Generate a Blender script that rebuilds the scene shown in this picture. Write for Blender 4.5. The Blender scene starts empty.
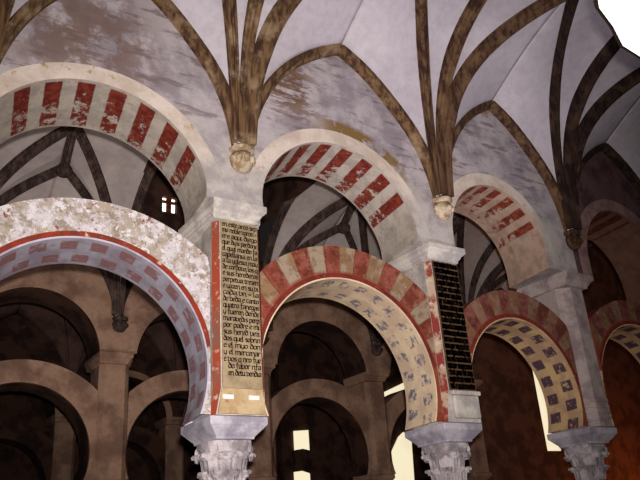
import bpy, math, random
import numpy as np
from mathutils import Vector, Matrix, noise
random.seed(7)
sc = bpy.context.scene
R = math.radians
# ---------------------------------------------------------------- camera
CAM = Vector((-3.3986, -6.5845, 1.6249))
yaw, pit, rol, FPX = 0.60263, 0.39892, -0.07277, 696.5
d = Vector((math.sin(yaw)*math.cos(pit), math.cos(yaw)*math.cos(pit), math.sin(pit)))
r_ = Vector((math.cos(yaw), -math.sin(yaw), 0)); u_ = r_.cross(d)
r2 = r_*math.cos(rol) + u_*math.sin(rol); u2 = -r_*math.sin(rol) + u_*math.cos(rol)
cd = bpy.data.cameras.new('camera'); cam = bpy.data.objects.new('camera', cd)
sc.collection.objects.link(cam)
M = Matrix.Identity(4)
for i in range(3):
    M[i][0] = r2[i]; M[i][1] = u2[i]; M[i][2] = -d[i]; M[i][3] = CAM[i]
cam.matrix_world = M
cd.lens = FPX/640*36; cd.sensor_width = 36; cd.clip_end = 200
sc.camera = cam
# ---------------------------------------------------------------- world, lights, exposure
w = bpy.data.worlds.new('world'); sc.world = w; w.use_nodes = True
w.node_tree.nodes['Background'].inputs[0].default_value = (0.9, 0.75, 0.7, 1)
w.node_tree.nodes['Background'].inputs[1].default_value = 0.012
sc.view_settings.view_transform = 'Standard'; sc.view_settings.look = 'None'
sc.view_settings.gamma = 1; sc.view_settings.use_curve_mapping = False
sc.view_settings.exposure = 0.1
def light(name, kind, loc, energy, col, target=None, **kw):
    ld = bpy.data.lights.new(name, kind); o = bpy.data.objects.new(name, ld)
    sc.collection.objects.link(o); o.location = loc; ld.energy = energy; ld.color = col
    for k, v in kw.items(): setattr(ld, k, v)
    if target is not None:
        o.rotation_euler = (Vector(target)-Vector(loc)).to_track_quat('-Z', 'Y').to_euler()
    return o
# the photographer's flash, held a little above the camera
light('camera_flash', 'SPOT', CAM + u2*0.18 + r2*0.05, 3100, (1.0, 0.95, 0.93), target=(0.5, -0.1, 4.7),
      spot_size=R(77), spot_blend=1.0, shadow_soft_size=0.05)
# floodlights of the hall (out of the frame, near the floor) washing the vaults
light('nave_floodlight', 'SPOT', (2.6, -3.6, 0.5), 700, (0.95, 0.9, 1.0), target=(3.0, -1.2, 8.6),
      spot_size=R(64), spot_blend=1.0, shadow_soft_size=0.3)
light('aisle_floodlight', 'SPOT', (-0.6, 2.6, 0.4), 330, (1.0, 0.9, 0.86), target=(0.3, 5.6, 8.6),
      spot_size=R(90), spot_blend=1.0, shadow_soft_size=0.4)
light('aisle_lamp', 'POINT', (16.6, 4.6, 1.6), 110, (1.0, 0.34, 0.08), shadow_soft_size=0.2)

# ---------------------------------------------------------------- helpers
def link(o): sc.collection.objects.link(o); return o
def tag(o, label=None, cat=None, group=None, kind=None):
    if label: o['label'] = label
    if cat: o['category'] = cat
    if group: o['group'] = group
    if kind: o['kind'] = kind
    return o
def empty(name, loc, label, cat, group=None):
    o = link(bpy.data.objects.new(name, None)); o.location = loc; o.empty_display_size = .1
    return tag(o, label, cat, group)
class MB:
    def __init__(s): s.v = []; s.f = []; s.m = []; s.uv = []
    def vert(s, p): s.v.append(tuple(p)); return len(s.v)-1
    def face(s, pts, mi=0, uv=None):
        idx = [s.vert(p) for p in pts]; s.f.append(idx); s.m.append(mi)
        s.uv.append(uv if uv else [(0, 0)]*len(pts))
    def fidx(s, idx, mi=0, uv=None):
        s.f.append(list(idx)); s.m.append(mi); s.uv.append(uv if uv else [(0, 0)]*len(idx))
    def prism(s, ring0, ring1, mi=0, caps=True):
        n = len(ring0)
        a = [s.vert(p) for p in ring0]; b = [s.vert(p) for p in ring1]
        for i in range(n):
            j = (i+1) % n; s.fidx([a[i], a[j], b[j], b[i]], mi[i] if isinstance(mi, list) else mi)
        m0 = mi[0] if isinstance(mi, list) else mi
        if caps: s.fidx(a[::-1], m0); s.fidx(b, m0)
    def loft(s, rings, mi=0, caps=True, closed=True):
        ids = [[s.vert(p) for p in r] for r in rings]; n = len(ids[0])
        for k in range(len(ids)-1):
            for i in range(n if closed else n-1):
                j = (i+1) % n
                s.fidx([ids[k][i], ids[k][j], ids[k+1][j], ids[k+1][i]], mi[i] if isinstance(mi, list) else mi)
        m0 = mi[0] if isinstance(mi, list) else mi
        if caps: s.fidx(ids[0][::-1], m0); s.fidx(ids[-1], m0)
    def box(s, x0, x1, y0, y1, z0, z1, mi=0):
        s.prism([(x0, y0, z0), (x1, y0, z0), (x1, y1, z0), (x0, y1, z0)],
                [(x0, y0, z1), (x1, y0, z1), (x1, y1, z1), (x0, y1, z1)], mi)
    def build(s, name, mats, parent=None, smooth=False, weld=1e-4, origin=None, bevel=0, fixn=True):
        import bmesh
        o0 = Vector(origin) if origin is not None else Vector((0, 0, 0))
        me = bpy.data.meshes.new(name)
        me.from_pydata([tuple(Vector(p)-o0) for p in s.v], [], s.f)
        for m in (mats if isinstance(mats, (list, tuple)) else [mats]): me.materials.append(m)
        uvl = me.uv_layers.new(name='UVMap'); k = 0
        for p, mi, uv in zip(me.polygons, s.m, s.uv):
            p.material_index = mi; p.use_smooth = smooth
            for li, c in zip(p.loop_indices, uv): uvl.data[li].uv = c
        bm = bmesh.new(); bm.from_mesh(me)
        if weld: bmesh.ops.remove_doubles(bm, verts=bm.verts, dist=weld)
        if fixn: bmesh.ops.recalc_face_normals(bm, faces=bm.faces)
        bm.to_mesh(me); bm.free()
        o = link(bpy.data.objects.new(name, me)); o.location = o0
        if parent: o.parent = parent; o.location = o0 - Vector(parent.location) if parent.type == 'EMPTY' else o0-Vector(origin or (0, 0, 0))
        if bevel:
            b = o.modifiers.new('bevel', 'BEVEL'); b.width = bevel; b.segments = 2; b.limit_method = 'ANGLE'; b.angle_limit = R(35)
        return o
def copy_tree(o, parent=None):
    c = o.copy(); link(c)
    if parent: c.parent = parent
    for ch in list(o.children): copy_tree(ch, c)
    return c

# ---------------------------------------------------------------- materials
class NT:
    def __init__(s, name, rough=.85, bump=.3, bscale=30):
        s.m = bpy.data.materials.new(name); s.m.use_nodes = True; s.t = s.m.node_tree; s.n = s.t.nodes
        s.b = s.n['Principled BSDF']; s.b.inputs['Roughness'].default_value = rough
        s.b.inputs['Specular IOR Level'].default_value = .2
        g = s.n.new('ShaderNodeNewGeometry'); s.pos = g.outputs['Position']
        uv = s.n.new('ShaderNodeUVMap'); sp = s.n.new('ShaderNodeSeparateXYZ')
        s.t.links.new(uv.outputs[0], sp.inputs[0]); s.u = sp.outputs[0]; s.v = sp.outputs[1]; s.uvo = uv.outputs[0]
        if bump:
            f1 = s.noise(bscale, 6, .65); bp = s.n.new('ShaderNodeBump')
            bp.inputs['Strength'].default_value = bump; bp.inputs['Distance'].default_value = .03
            s.t.links.new(f1, bp.inputs['Height']); s.t.links.new(bp.outputs[0], s.b.inputs['Normal'])
    def l(s, a, b): s.t.links.new(a, b)
    def noise(s, scale, detail=4, rough=.55, stretch=None, off=0):
        mp = s.n.new('ShaderNodeMapping'); s.l(s.pos, mp.inputs[0])
        if stretch: mp.inputs['Scale'].default_value = stretch
        mp.inputs['Location'].default_value = (off, off*.7, off*1.3)
        t = s.n.new('ShaderNodeTexNoise'); t.inputs['Scale'].default_value = scale
        t.inputs['Detail'].default_value = detail; t.inputs['Roughness'].default_value = rough
        s.l(mp.outputs[0], t.inputs['Vector']); return t.outputs['Fac']
    def ramp(s, f, a, b, c0=0., c1=1.):
        mr = s.n.new('ShaderNodeMapRange'); mr.interpolation_type = 'SMOOTHSTEP'
        mr.inputs[1].default_value = a; mr.inputs[2].default_value = b
        mr.inputs[3].default_value = c0; mr.inputs[4].default_value = c1
        s.l(f, mr.inputs[0]); return mr.outputs[0]
    def math(s, op, a, b=None, c=None):
        m = s.n.new('ShaderNodeMath'); m.operation = op
        for i, x in enumerate((a, b, c)):
            if x is None: continue
            if isinstance(x, (int, float)): m.inputs[i].default_value = x
            else: s.l(x, m.inputs[i])
        return m.outputs[0]
    def mix(s, f, a, b):
        m = s.n.new('ShaderNodeMix'); m.data_type = 'RGBA'; m.clamp_factor = True
        for sock, x in ((m.inputs[0], f), (m.inputs[6], a), (m.inputs[7], b)):
            if isinstance(x, (int, float)): sock.default_value = x
            elif isinstance(x, tuple): sock.default_value = (*x, 1)
            else: s.l(x, sock)
        return m.outputs[2]
    def out(s, c):
        if isinstance(c, tuple): s.b.inputs['Base Color'].default_value = (*c, 1)
        else: s.l(c, s.b.inputs['Base Color'])
        return s.m
def srgb(r, g, b):
    f = lambda c: (c/255/12.92) if c/255 <= .04045 else ((c/255+.055)/1.055)**2.4
    return (f(r), f(g), f(b))

def mottled(name, c0, c1, scale=2.5, a=.4, b=.62, spots=None, sa=.6, sb=.68, sscale=5, **kw):
    n = NT(name, **kw); c = n.mix(n.ramp(n.noise(scale, 6, .6), a, b), c0, c1)
    c = n.mix(n.ramp(n.noise(scale*9, 4, .7, off=3), .35, .75, 0, .22), c, tuple(x*.35 for x in c1))
    if spots: c = n.mix(n.ramp(n.noise(sscale, 7, .7, off=9), sa, sb), c, spots)
    return n.out(c)
plaster = mottled('lavender_plaster', srgb(206, 196, 194), srgb(176, 164, 166), 2.2)
vaultm = mottled('vault_plaster', srgb(206, 196, 202), srgb(192, 182, 188), .9, bump=.08)
vault_aisle = mottled('aisle_vault_plaster', srgb(205, 190, 184), srgb(186, 170, 166), .9, bump=.08)
pierstone = mottled('lavender_pier_stone', srgb(190, 172, 166), srgb(150, 132, 132), 3.0, spots=srgb(128, 84, 80), sa=.64, sb=.7, sscale=4)
whitestone = mottled('limewashed_stone', srgb(222, 212, 200), srgb(182, 172, 168), 3.5)
greystone = mottled('grey_marble', srgb(206, 198, 206), srgb(160, 150, 164), 3.0, spots=srgb(176, 150, 126), sa=.6, sb=.75)
capstone = mottled('capital_stone', srgb(208, 196, 196), srgb(150, 138, 142), 5.0, spots=srgb(120, 96, 84), sa=.62, sb=.72, sscale=12, bump=.5)
brownstone = mottled('brown_aisle_stone', srgb(176, 140, 116), srgb(132, 100, 84), 1.6, spots=srgb(170, 110, 60), sa=.6, sb=.75, sscale=2)
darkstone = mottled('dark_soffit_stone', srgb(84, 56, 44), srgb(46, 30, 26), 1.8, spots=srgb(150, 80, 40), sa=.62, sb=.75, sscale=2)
infill = mottled('brown_infill', srgb(124, 80, 62), srgb(90, 56, 44), 2.2, bump=.15)
floorm = mottled('floor_tiles', srgb(150, 120, 100), srgb(120, 90, 76), 1.2)
# ribs: brown stone with long darker streaks
def ribmat(name, a, b, c):
    n = NT(name, bump=.2); k = n.mix(n.ramp(n.noise(14, 5, .6, (1, 1, .12)), .38, .6), a, b)
    return n.out(n.mix(n.ramp(n.noise(3.2, 5, .6, off=5), .5, .68), k, c))
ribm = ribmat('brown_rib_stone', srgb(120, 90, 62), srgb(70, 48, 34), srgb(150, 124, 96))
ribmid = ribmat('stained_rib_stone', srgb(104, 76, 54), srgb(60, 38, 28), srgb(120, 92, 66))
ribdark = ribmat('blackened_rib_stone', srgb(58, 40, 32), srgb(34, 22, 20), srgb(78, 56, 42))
vault_dark = mottled('dimmed_vault_plaster', srgb(112, 84, 74), srgb(78, 54, 48), 1.2, bump=.08)  # dimness of the vaults beyond the aisle, put into the plaster colour
lunette_dark = mottled('dark_reddish_plaster', srgb(112, 82, 84), srgb(82, 56, 60), 2.2, spots=srgb(60, 34, 36), sa=.56, sb=.66, sscale=3)  # darker, redder plaster for the wall of the rightmost bay
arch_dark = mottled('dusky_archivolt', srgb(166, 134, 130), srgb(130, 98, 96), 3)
ribgrey = ribmat('dark_rib_stone', srgb(90, 72, 66), srgb(58, 44, 42), srgb(104, 84, 74))
corbelm = mottled('corbel_stone', srgb(206, 188, 160), srgb(150, 122, 92), 9)
# wall over the upper arches: plaster with horizontal smears of ochre
n = NT('streaked_plaster')
c = n.mix(n.ramp(n.noise(2.2, 6, .6), .4, .62), srgb(196, 184, 186), srgb(156, 144, 150))
c = n.mix(n.ramp(n.noise(2.6, 7, .65, (.6, 1, 3.2), off=4), .52, .62, 0, .75), c, srgb(124, 104, 104))
c = n.mix(n.ramp(n.noise(1.5, 8, .7, (.7, 1, 1.6), off=12), .60, .66, 0, .75), c, srgb(138, 98, 60))
sp = n.n.new('ShaderNodeSeparateXYZ'); n.l(n.pos, sp.inputs[0]); X_, Z_ = sp.outputs[0], sp.outputs[2]
def dist(cx, cz): return n.math('SQRT', n.math('ADD', n.math('POWER', n.math('SUBTRACT', X_, cx), 2), n.math('POWER', n.math('SUBTRACT', Z_, cz), 2)))
# ochre remains of an older moulding over the middle arch
d1 = dist(1.47, 5.15)
k1 = n.math('MULTIPLY', n.math('MULTIPLY', n.ramp(d1, 1.4, 1.46), n.ramp(d1, 1.58, 1.66, 1, 0)), n.math('MULTIPLY', n.ramp(X_, .9, 1.5), n.ramp(X_, 2.7, 2.95, 1, 0)))
c = n.mix(n.math('MULTIPLY', k1, n.ramp(n.noise(4, 6, .7, off=31), .4, .5)), c, srgb(134, 104, 62))
# flaking patches high up beside the wall ribs
d2 = dist(.75, 7.1); k2 = n.math('MULTIPLY', n.ramp(d2, .2, .75, 1, 0), n.ramp(n.noise(5, 7, .7, (.6, 1, 1.8), off=41), .46, .54))
c = n.mix(n.math('MULTIPLY', k2, .85), c, srgb(112, 74, 40))
d3 = dist(-1.9, 6.9); k3 = n.math('MULTIPLY', n.ramp(d3, .3, 1.3, 1, 0), n.ramp(n.noise(3, 7, .7, off=51), .42, .55))
c = n.mix(n.math('MULTIPLY', k3, .8), c, srgb(124, 96, 84))
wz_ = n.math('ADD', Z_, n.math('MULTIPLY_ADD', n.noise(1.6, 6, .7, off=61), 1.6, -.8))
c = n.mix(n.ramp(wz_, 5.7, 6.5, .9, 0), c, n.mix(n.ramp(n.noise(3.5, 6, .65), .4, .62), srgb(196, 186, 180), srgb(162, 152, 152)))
lunette = n.out(c)
# upper soffits: dark red stripes on a pale ground, 16 degrees apart (u is the angle in periods)
def stripes(name, pale, red, red2, wear, lo=2.9, hi=9.2):
    n = NT(name, bump=.15)
    fr = n.math('FRACT', n.u)
    wob = n.math('MULTIPLY_ADD', n.noise(9, 3), .06, -.03)
    fr = n.math('ADD', fr, wob)
    on = n.math('MULTIPLY', n.ramp(fr, .22, .25), n.ramp(fr, .76, .79, 1, 0))
    lim = n.math('MULTIPLY', n.ramp(n.u, lo, lo+.05), n.ramp(n.u, hi, hi+.05, 1, 0))
    edge = n.math('MULTIPLY', n.ramp(n.v, .04, .07), n.ramp(n.v, .95, .98, 1, 0))
    wearm = n.ramp(n.math('SUBTRACT', n.noise(7, 8, .75, off=2), n.math('MULTIPLY', n.v, wear)), .33, .39)
    on = n.math('MULTIPLY', n.math('MULTIPLY', on, lim), n.math('MULTIPLY', edge, wearm))
    rc = n.mix(n.ramp(n.noise(10, 6, .7, off=8), .42, .62), red, red2)
    pc = n.mix(n.ramp(n.noise(4, 6, .7, off=6), .4, .62), pale, tuple(x*.72 for x in pale))
    pc = n.mix(n.ramp(n.noise(6, 8, .75, off=26), .56, .66, 0, .6), pc, srgb(150, 104, 80))
    pc = n.mix(n.ramp(n.math('ABSOLUTE', n.math('SUBTRACT', fr, .5)), .235, .25), rc, pc) if False else pc
    return n.out(n.mix(on, pc, rc))
up_soffit = stripes('striped_soffit_paint', srgb(204, 190, 176), srgb(112, 38, 32), srgb(144, 64, 46), .14, lo=2.25)
up_soffit_d = stripes('dark_striped_soffit_paint', srgb(128, 92, 76), srgb(84, 34, 34), srgb(112, 48, 36), .12, lo=4.6, hi=8)  # darker ground and fewer stripes, for the rightmost arch
up_soffit_c = stripes('worn_striped_soffit_paint', srgb(196, 166, 146), srgb(112, 42, 40), srgb(156, 78, 50), .22, lo=2.3, hi=8)
n = NT('cream_archivolt')
c = n.mix(n.ramp(n.noise(2.5, 6, .6), .4, .62), srgb(228, 210, 196), srgb(204, 184, 168))
c = n.mix(n.ramp(n.noise(3, 7, .7, off=9), .62, .68), c, srgb(178, 144, 100))
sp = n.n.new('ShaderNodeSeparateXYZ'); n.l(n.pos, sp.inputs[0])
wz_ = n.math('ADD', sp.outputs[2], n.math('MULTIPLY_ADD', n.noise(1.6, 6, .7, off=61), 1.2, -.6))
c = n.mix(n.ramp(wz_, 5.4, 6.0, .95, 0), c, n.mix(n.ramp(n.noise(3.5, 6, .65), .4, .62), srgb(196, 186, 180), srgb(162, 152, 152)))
archivolt = n.out(c)
# lower arch faces
def voussoirs(name, red, ochre, cream, joint=.03, off=0.):
    n = NT(name, bump=.3)
    uu = n.math('ADD', n.math('ADD', n.u, off), n.math('MULTIPLY_ADD', n.noise(6, 3), .12, -.06))
    half = n.math('FRACT', n.math('MULTIPLY', uu, .5))
    on = n.math('MULTIPLY', n.ramp(half, .0, .03), n.ramp(half, .5, .53, 1, 0))
    pc = n.mix(n.ramp(n.noise(2.3, 5, .6, off=3), .45, .56), ochre, cream)
    pc = n.mix(n.ramp(n.noise(8, 7, .75, off=47), .5, .62, 0, .6), pc, tuple(x*.5 for x in ochre))
    rc = n.mix(n.ramp(n.noise(5, 7, .75), .4, .6), red, tuple(min(1, x*1.7+.03) for x in red))
    rc = n.mix(n.ramp(n.noise(9, 7, .75, off=44), .52, .62, 0, .6), rc, tuple(x*.45 for x in red))
    pcd = None
    rc = n.mix(n.ramp(n.noise(4, 7, .75, off=15), .60, .66), rc, ochre)
    c = n.mix(on, pc, rc)
    # a thin joint and a red rim round each pale block
    fr = n.math('FRACT', uu)
    j = n.math('ADD', n.ramp(fr, 0, .05, 1, 0), n.ramp(fr, .95, 1.0))
    c = n.mix(n.math('MULTIPLY', j, .7), c, srgb(120, 56, 40))
    rim = n.math('ADD', n.ramp(n.v, .10, .17, 1, 0), n.ramp(n.v, .9, .94))
    rim = n.math('MULTIPLY', rim, n.ramp(n.noise(8, 5, .7, off=22), .36, .46))
    c = n.mix(n.math('MULTIPLY', rim, .85), c, srgb(150, 66, 44))
    c = n.mix(n.ramp(n.noise(9, 7, .75, off=30), .64, .7), c, srgb(214, 196, 182))
    return n.out(c)
face_red = voussoirs('red_ochre_voussoir_paint', srgb(122, 58, 42), srgb(154, 118, 88), srgb(172, 150, 128))
face_dull = voussoirs('dull_voussoir_paint', srgb(110, 58, 48), srgb(140, 98, 72), srgb(152, 116, 96))
n = NT('worn_arch_face', bump=.6)
c = n.mix(n.ramp(n.noise(4.2, 8, .75), .42, .58), srgb(214, 204, 206), srgb(178, 160, 144))
c = n.mix(n.ramp(n.noise(6, 9, .8, off=3), .50, .60, 0, .85), c, srgb(140, 124, 104))
c = n.mix(n.ramp(n.noise(8, 8, .75, off=8), .57, .64), c, srgb(140, 82, 66))
c = n.mix(n.ramp(n.noise(10, 7, .7, off=13), .52, .58), c, srgb(226, 218, 218))
c = n.mix(n.math('MULTIPLY', n.ramp(n.v, .84, .9), .9), c, srgb(220, 214, 224))
face_worn = n.out(c)
redband = mottled('red_line_paint', srgb(158, 54, 34), srgb(120, 54, 40), 9, spots=srgb(206, 180, 160), sa=.58, sb=.68, sscale=8)
redband_dull = mottled('dull_red_line_paint', srgb(140, 54, 44), srgb(112, 46, 40), 9, spots=srgb(180, 140, 120), sa=.6, sb=.66, sscale=8)
# lower soffits: two rows of small squares
def squares(name, base, base2, sq, per=1.0, amt=1., noisy=.0):
    n = NT(name, bump=.2)
    uu = n.math('MULTIPLY', n.u, per)
    row = n.math('GREATER_THAN', n.v, .5)
    f = n.math('FRACT', n.math('ADD', uu, n.math('MULTIPLY', row, .5)))
    f = n.math('ADD', f, n.math('MULTIPLY_ADD', n.noise(12, 4, .7), noisy*.3, -noisy*.15))
    on = n.math('MULTIPLY', n.ramp(f, .1, .14), n.ramp(f, .66, .70, 1, 0))
    vv = n.math('FRACT', n.math('MULTIPLY', n.v, 2))
    on = n.math('MULTIPLY', on, n.math('MULTIPLY', n.ramp(vv, .2, .25), n.ramp(vv, .8, .85, 1, 0)))
    on = n.math('MULTIPLY', on, n.ramp(n.noise(11, 7, .75, off=5), .34+noisy*.14, .42+noisy*.14))
    b = n.mix(n.ramp(n.noise(3, 6, .6), .4, .6), base, base2)
    b = n.mix(n.ramp(n.noise(5, 6, .7, off=19), .6, .7, 0, .7), b, tuple(x*.6 for x in base2))
    return n.out(n.mix(n.math('MULTIPLY', on, amt), b, sq))
sof0 = squares('grey_soffit_rose_squares', srgb(196, 188, 200), srgb(168, 156, 168), srgb(156, 102, 98), 1.0, .85, .3)
sof1 = squares('cream_soffit_blue_dashes', srgb(250, 222, 186), srgb(226, 196, 166), srgb(112, 110, 136), 1.2, .9, 1.0)
sof2 = squares('peach_soffit_plum_squares', srgb(236, 196, 142), srgb(206, 168, 132), srgb(88, 62, 84), .95, .95, .3)
# pier paint
n = NT('painted_pier_edge')
c = n.mix(n.ramp(n.noise(4, 5, .6, (1, 1, .5)), .42, .56), srgb(156, 66, 42), srgb(132, 84, 66))
c = n.mix(n.ramp(n.noise(7, 6, .7, off=4), .56, .64), c, srgb(198, 170, 148))
edge_red = n.out(c)
n = NT('patchy_red_pier_edge')
c = n.mix(n.ramp(n.noise(2.6, 5, .6, off=7), .44, .52), srgb(190, 164, 138), srgb(140, 56, 48))
edge_patch = n.out(n.mix(n.ramp(n.noise(7, 6, .7, off=4), .58, .64), c, srgb(206, 184, 170)))
ochre = mottled('ochre_panel_ground', srgb(176, 154, 120), srgb(148, 126, 98), 4, bump=.1)
ochre2 = mottled('beige_stone', srgb(206, 180, 140), srgb(184, 152, 112), 5, spots=srgb(160, 92, 50), sa=.6, sb=.7, sscale=5)
ochre_dark = mottled('dark_gold_ground', srgb(112, 84, 56), srgb(84, 60, 42), 4, bump=.1)
ink = NT('letter_ink', bump=0).out(srgb(50, 34, 26))
ink2 = NT('dark_brown_letter_ink', bump=0).out(srgb(32, 18, 14))
paper = NT('white_label', bump=0).out(srgb(240, 236, 232))
metal = NT('dark_iron', rough=.5).out(srgb(60, 48, 42))
def emit(name, col, s):
    m = bpy.data.materials.new(name); m.use_nodes = True; b = m.node_tree.nodes['Principled BSDF']
    b.inputs['Base Color'].default_value = (*col, 1); b.inputs['Emission Color'].default_value = (*col, 1)
    b.inputs['Emission Strength'].default_value = s; return m
daylight = emit('daylit_window_pane', srgb(232, 220, 188), 1.0)
lampglow = emit('lamp_glow', (1, 1, .98), 1.6)
greenish = emit('clerestory_pane', srgb(235, 235, 225), 2.2)

# ---------------------------------------------------------------- geometry of the arcade
SH = 0.15                                     # the wall is not quite square to its own face
def lerp(a, b, t): return a+(b-a)*t
def resample(pts, n):
    P = [np.array(p, float) for p in pts]; L = [0]
    for a, b in zip(P[:-1], P[1:]): L.append(L[-1]+np.linalg.norm(b-a))
    out = []
    for k in range(n):
        s = L[-1]*k/(n-1)
        i = min(max(np.searchsorted(L, s)-1, 0), len(P)-2)
        t = (s-L[i])/max(L[i+1]-L[i], 1e-9); out.append(P[i]+(P[i+1]-P[i])*t)
    return out
def smoothpts(pts, it=2):
    for _ in range(it):
        q = [pts[0]]
        for a, b in zip(pts[:-1], pts[1:]):
            a = np.array(a, float); b = np.array(b, float); q += [a*.75+b*.25, a*.25+b*.75]
        q.append(pts[-1]); pts = q
    return pts
def band(pin, pout, us, y0, y1, name, mats, parent, sh=SH, yref=-.1, bevel=0, org=None, zjit=0, seed=0):
    """a curved bar between two (x, z) curves; mats: face, soffit, top"""
    mb = MB(); n = len(pin); sx = lambda y: sh*(y-yref)
    nd = 4
    def P(p, y): return (p[0]+sx(y), y, p[1])
    for i in range(n-1):
        a, b, c, e = pin[i], pin[i+1], pout[i+1], pout[i]
        u0, u1 = us[i], us[i+1]
        mb.face([P(a, y0), P(b, y0), P(c, y0), P(e, y0)], 0, [(u0, 0), (u1, 0), (u1, 1), (u0, 1)])
        mb.face([P(a, y1), P(b, y1), P(c, y1), P(e, y1)], 0, [(u0, 0), (u1, 0), (u1, 1), (u0, 1)])
        mb.face([P(a, y0), P(b, y0), P(b, y1), P(a, y1)], 1, [(u0, 0), (u1, 0), (u1, 1), (u0, 1)])
        mb.face([P(e, y0), P(c, y0), P(c, y1), P(e, y1)], 2, [(u0, .95), (u1, .95), (u1, 1), (u0, 1)])
    for i in (0, n-1):
        mb.face([P(pin[i], y0), P(pout[i], y0), P(pout[i], y1), P(pin[i], y1)], 2)
    return mb.build(name, mats, parent, bevel=bevel, origin=org)
def arc_lower(xc, Rr, zc, x_lim, z_end, hs, n=56, Rext=1.91, zce=3.09):
    """matching inner and outer outlines of a horseshoe arch"""
    a0 = math.asin((z_end-zc)/Rr); pin, pout, us = [], [], []
    for i in range(n+1):
        a = lerp(a0, math.pi-a0, i/n); px = Rr*math.cos(a); pz = zc+Rr*math.sin(a)
        aa = lerp(math.asin(max(-1, (z_end-zce)/Rext)), math.pi-math.asin(max(-1, (z_end-zce)/Rext)), i/n)
        # outer point on the same ray from the centre
        dx, dz = math.cos(a), math.sin(a)
        # ray (0,zc)+t(dx,dz) with the outer circle
        h = zc-zce; bq = dz*h; t = -bq+math.sqrt(max(bq*bq-(h*h-Rext*Rext), 0))
        t = t if abs(t*dx) <= x_lim else x_lim/abs(dx)
        ox, oz = t*dx, zc+t*dz
        if oz < z_end: oz = z_end
        pin.append((xc+px, pz)); pout.append((xc+ox, oz)); us.append(math.degrees(a))
    # upright ends under the springing meet the same level as the inner outline
    return pin, pout, us
ARCH_WORDS = {}
def lower_arch(xl, xr, yoff, mats, lab, hwl=.305, hwr=.305, grp=None, Rr=1.27, zc=3.28, red=None, per=8.4, uoff=0, xcoff=0, Rext=1.91, shear=SH, zce=3.09):
    xc = (xl+hwl+xr-hwr)/2+xcoff; lim = (xr-hwr-xl-hwl)/2
    t = empty('lower_arch', (xc, yoff+.4, 4.5), lab, 'arch', grp)
    y0, y1 = yoff+.08, yoff+.80
    pin, pout, us = arc_lower(xc-.06, Rr, zc, lim, 2.83, 0, Rext=Rext, zce=zce)
    pout = [(min(max(x+.06, xl+hwl+.004), xr-hwr-.004), z) for x, z in pout]
    uf = [(u-94)/per+uoff for u in us]
    mid = [lerp(np.array(a), np.array(b), min(.9, .02/max(.02, math.dist(a, b)))) for a, b in zip(pin, pout)]
    # ring of stones
    mb = MB(); Y = lambda p, y, s=0: (p[0]+shear*(y-y0), y, p[1])
    n = len(pin)
    for i in range(n-1):
        a, b, c, e = mid[i], mid[i+1], pout[i+1], pout[i]
        def vv(p, q, fx): return min(1, math.dist(p, q)/(Rext-Rr))
        va, vc = vv(b, c, 0), vv(a, e, 0)
        uvq = [(uf[i], 0), (uf[i+1], 0), (uf[i+1], va), (uf[i], vc)]
        mb.face([Y(a, y0), Y(b, y0), Y(c, y0), Y(e, y0)], 0, uvq)
        mb.face([Y(a, y1, 1), Y(b, y1, 1), Y(c, y1), Y(e, y1)], 0, uvq)
        mb.face([Y(a, y0), Y(b, y0), Y(b, y1, 1), Y(a, y1, 1)], 0, uvq)
        mb.face([Y(e, y0), Y(c, y0), Y(c, y1), Y(e, y1)], 0, [(uf[i], .97), (uf[i+1], .97), (uf[i+1], 1), (uf[i], 1)])
    mb.build('voussoir_ring', mats[0], t)
    # the plastered soffit
    mb = MB(); ud = [(u-94)/14 for u in us]
    K = 3
    for i in range(n-1):
        for k in range(K):
            ya, yb = lerp(y0-.004, y1+.004, k/K), lerp(y0-.004, y1+.004, (k+1)/K)
            mb.face([Y(pin[i], ya, 1), Y(pin[i+1], ya, 1), Y(pin[i+1], yb, 1), Y(pin[i], yb, 1)], 0,
                    [(ud[i], k/K), (ud[i+1], k/K), (ud[i+1], (k+1)/K), (ud[i], (k+1)/K)])
            mb.face([Y(mid[i], ya, 1), Y(mid[i+1], ya, 1), Y(mid[i+1], yb, 1), Y(mid[i], yb, 1)], 0)
        for y in (y0-.004, y1+.004):
            mb.face([Y(pin[i], y, 1), Y(pin[i+1], y, 1), Y(mid[i+1], y, 1), Y(mid[i], y, 1)], 0)
    for i in (0, n-1):
        mb.face([Y(pin[i], y0-.004, 1), Y(mid[i], y0-.004, 1), Y(mid[i], y1+.004, 1), Y(pin[i], y1+.004, 1)], 0)
    mb.build('painted_soffit', mats[1], t)
    if red:
        i0, i1 = 8, n-8
        q = [lerp(np.array(a), np.array(b), min(.9, .075/max(.05, math.dist(a, b)))) for a, b in zip(pin, pout)]
        band(mid[i0:i1], q[i0:i1], uf[i0:i1], y0-.012, y0-.001, 'red_line', [red]*3, t, sh=0)
    return t, xc
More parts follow.
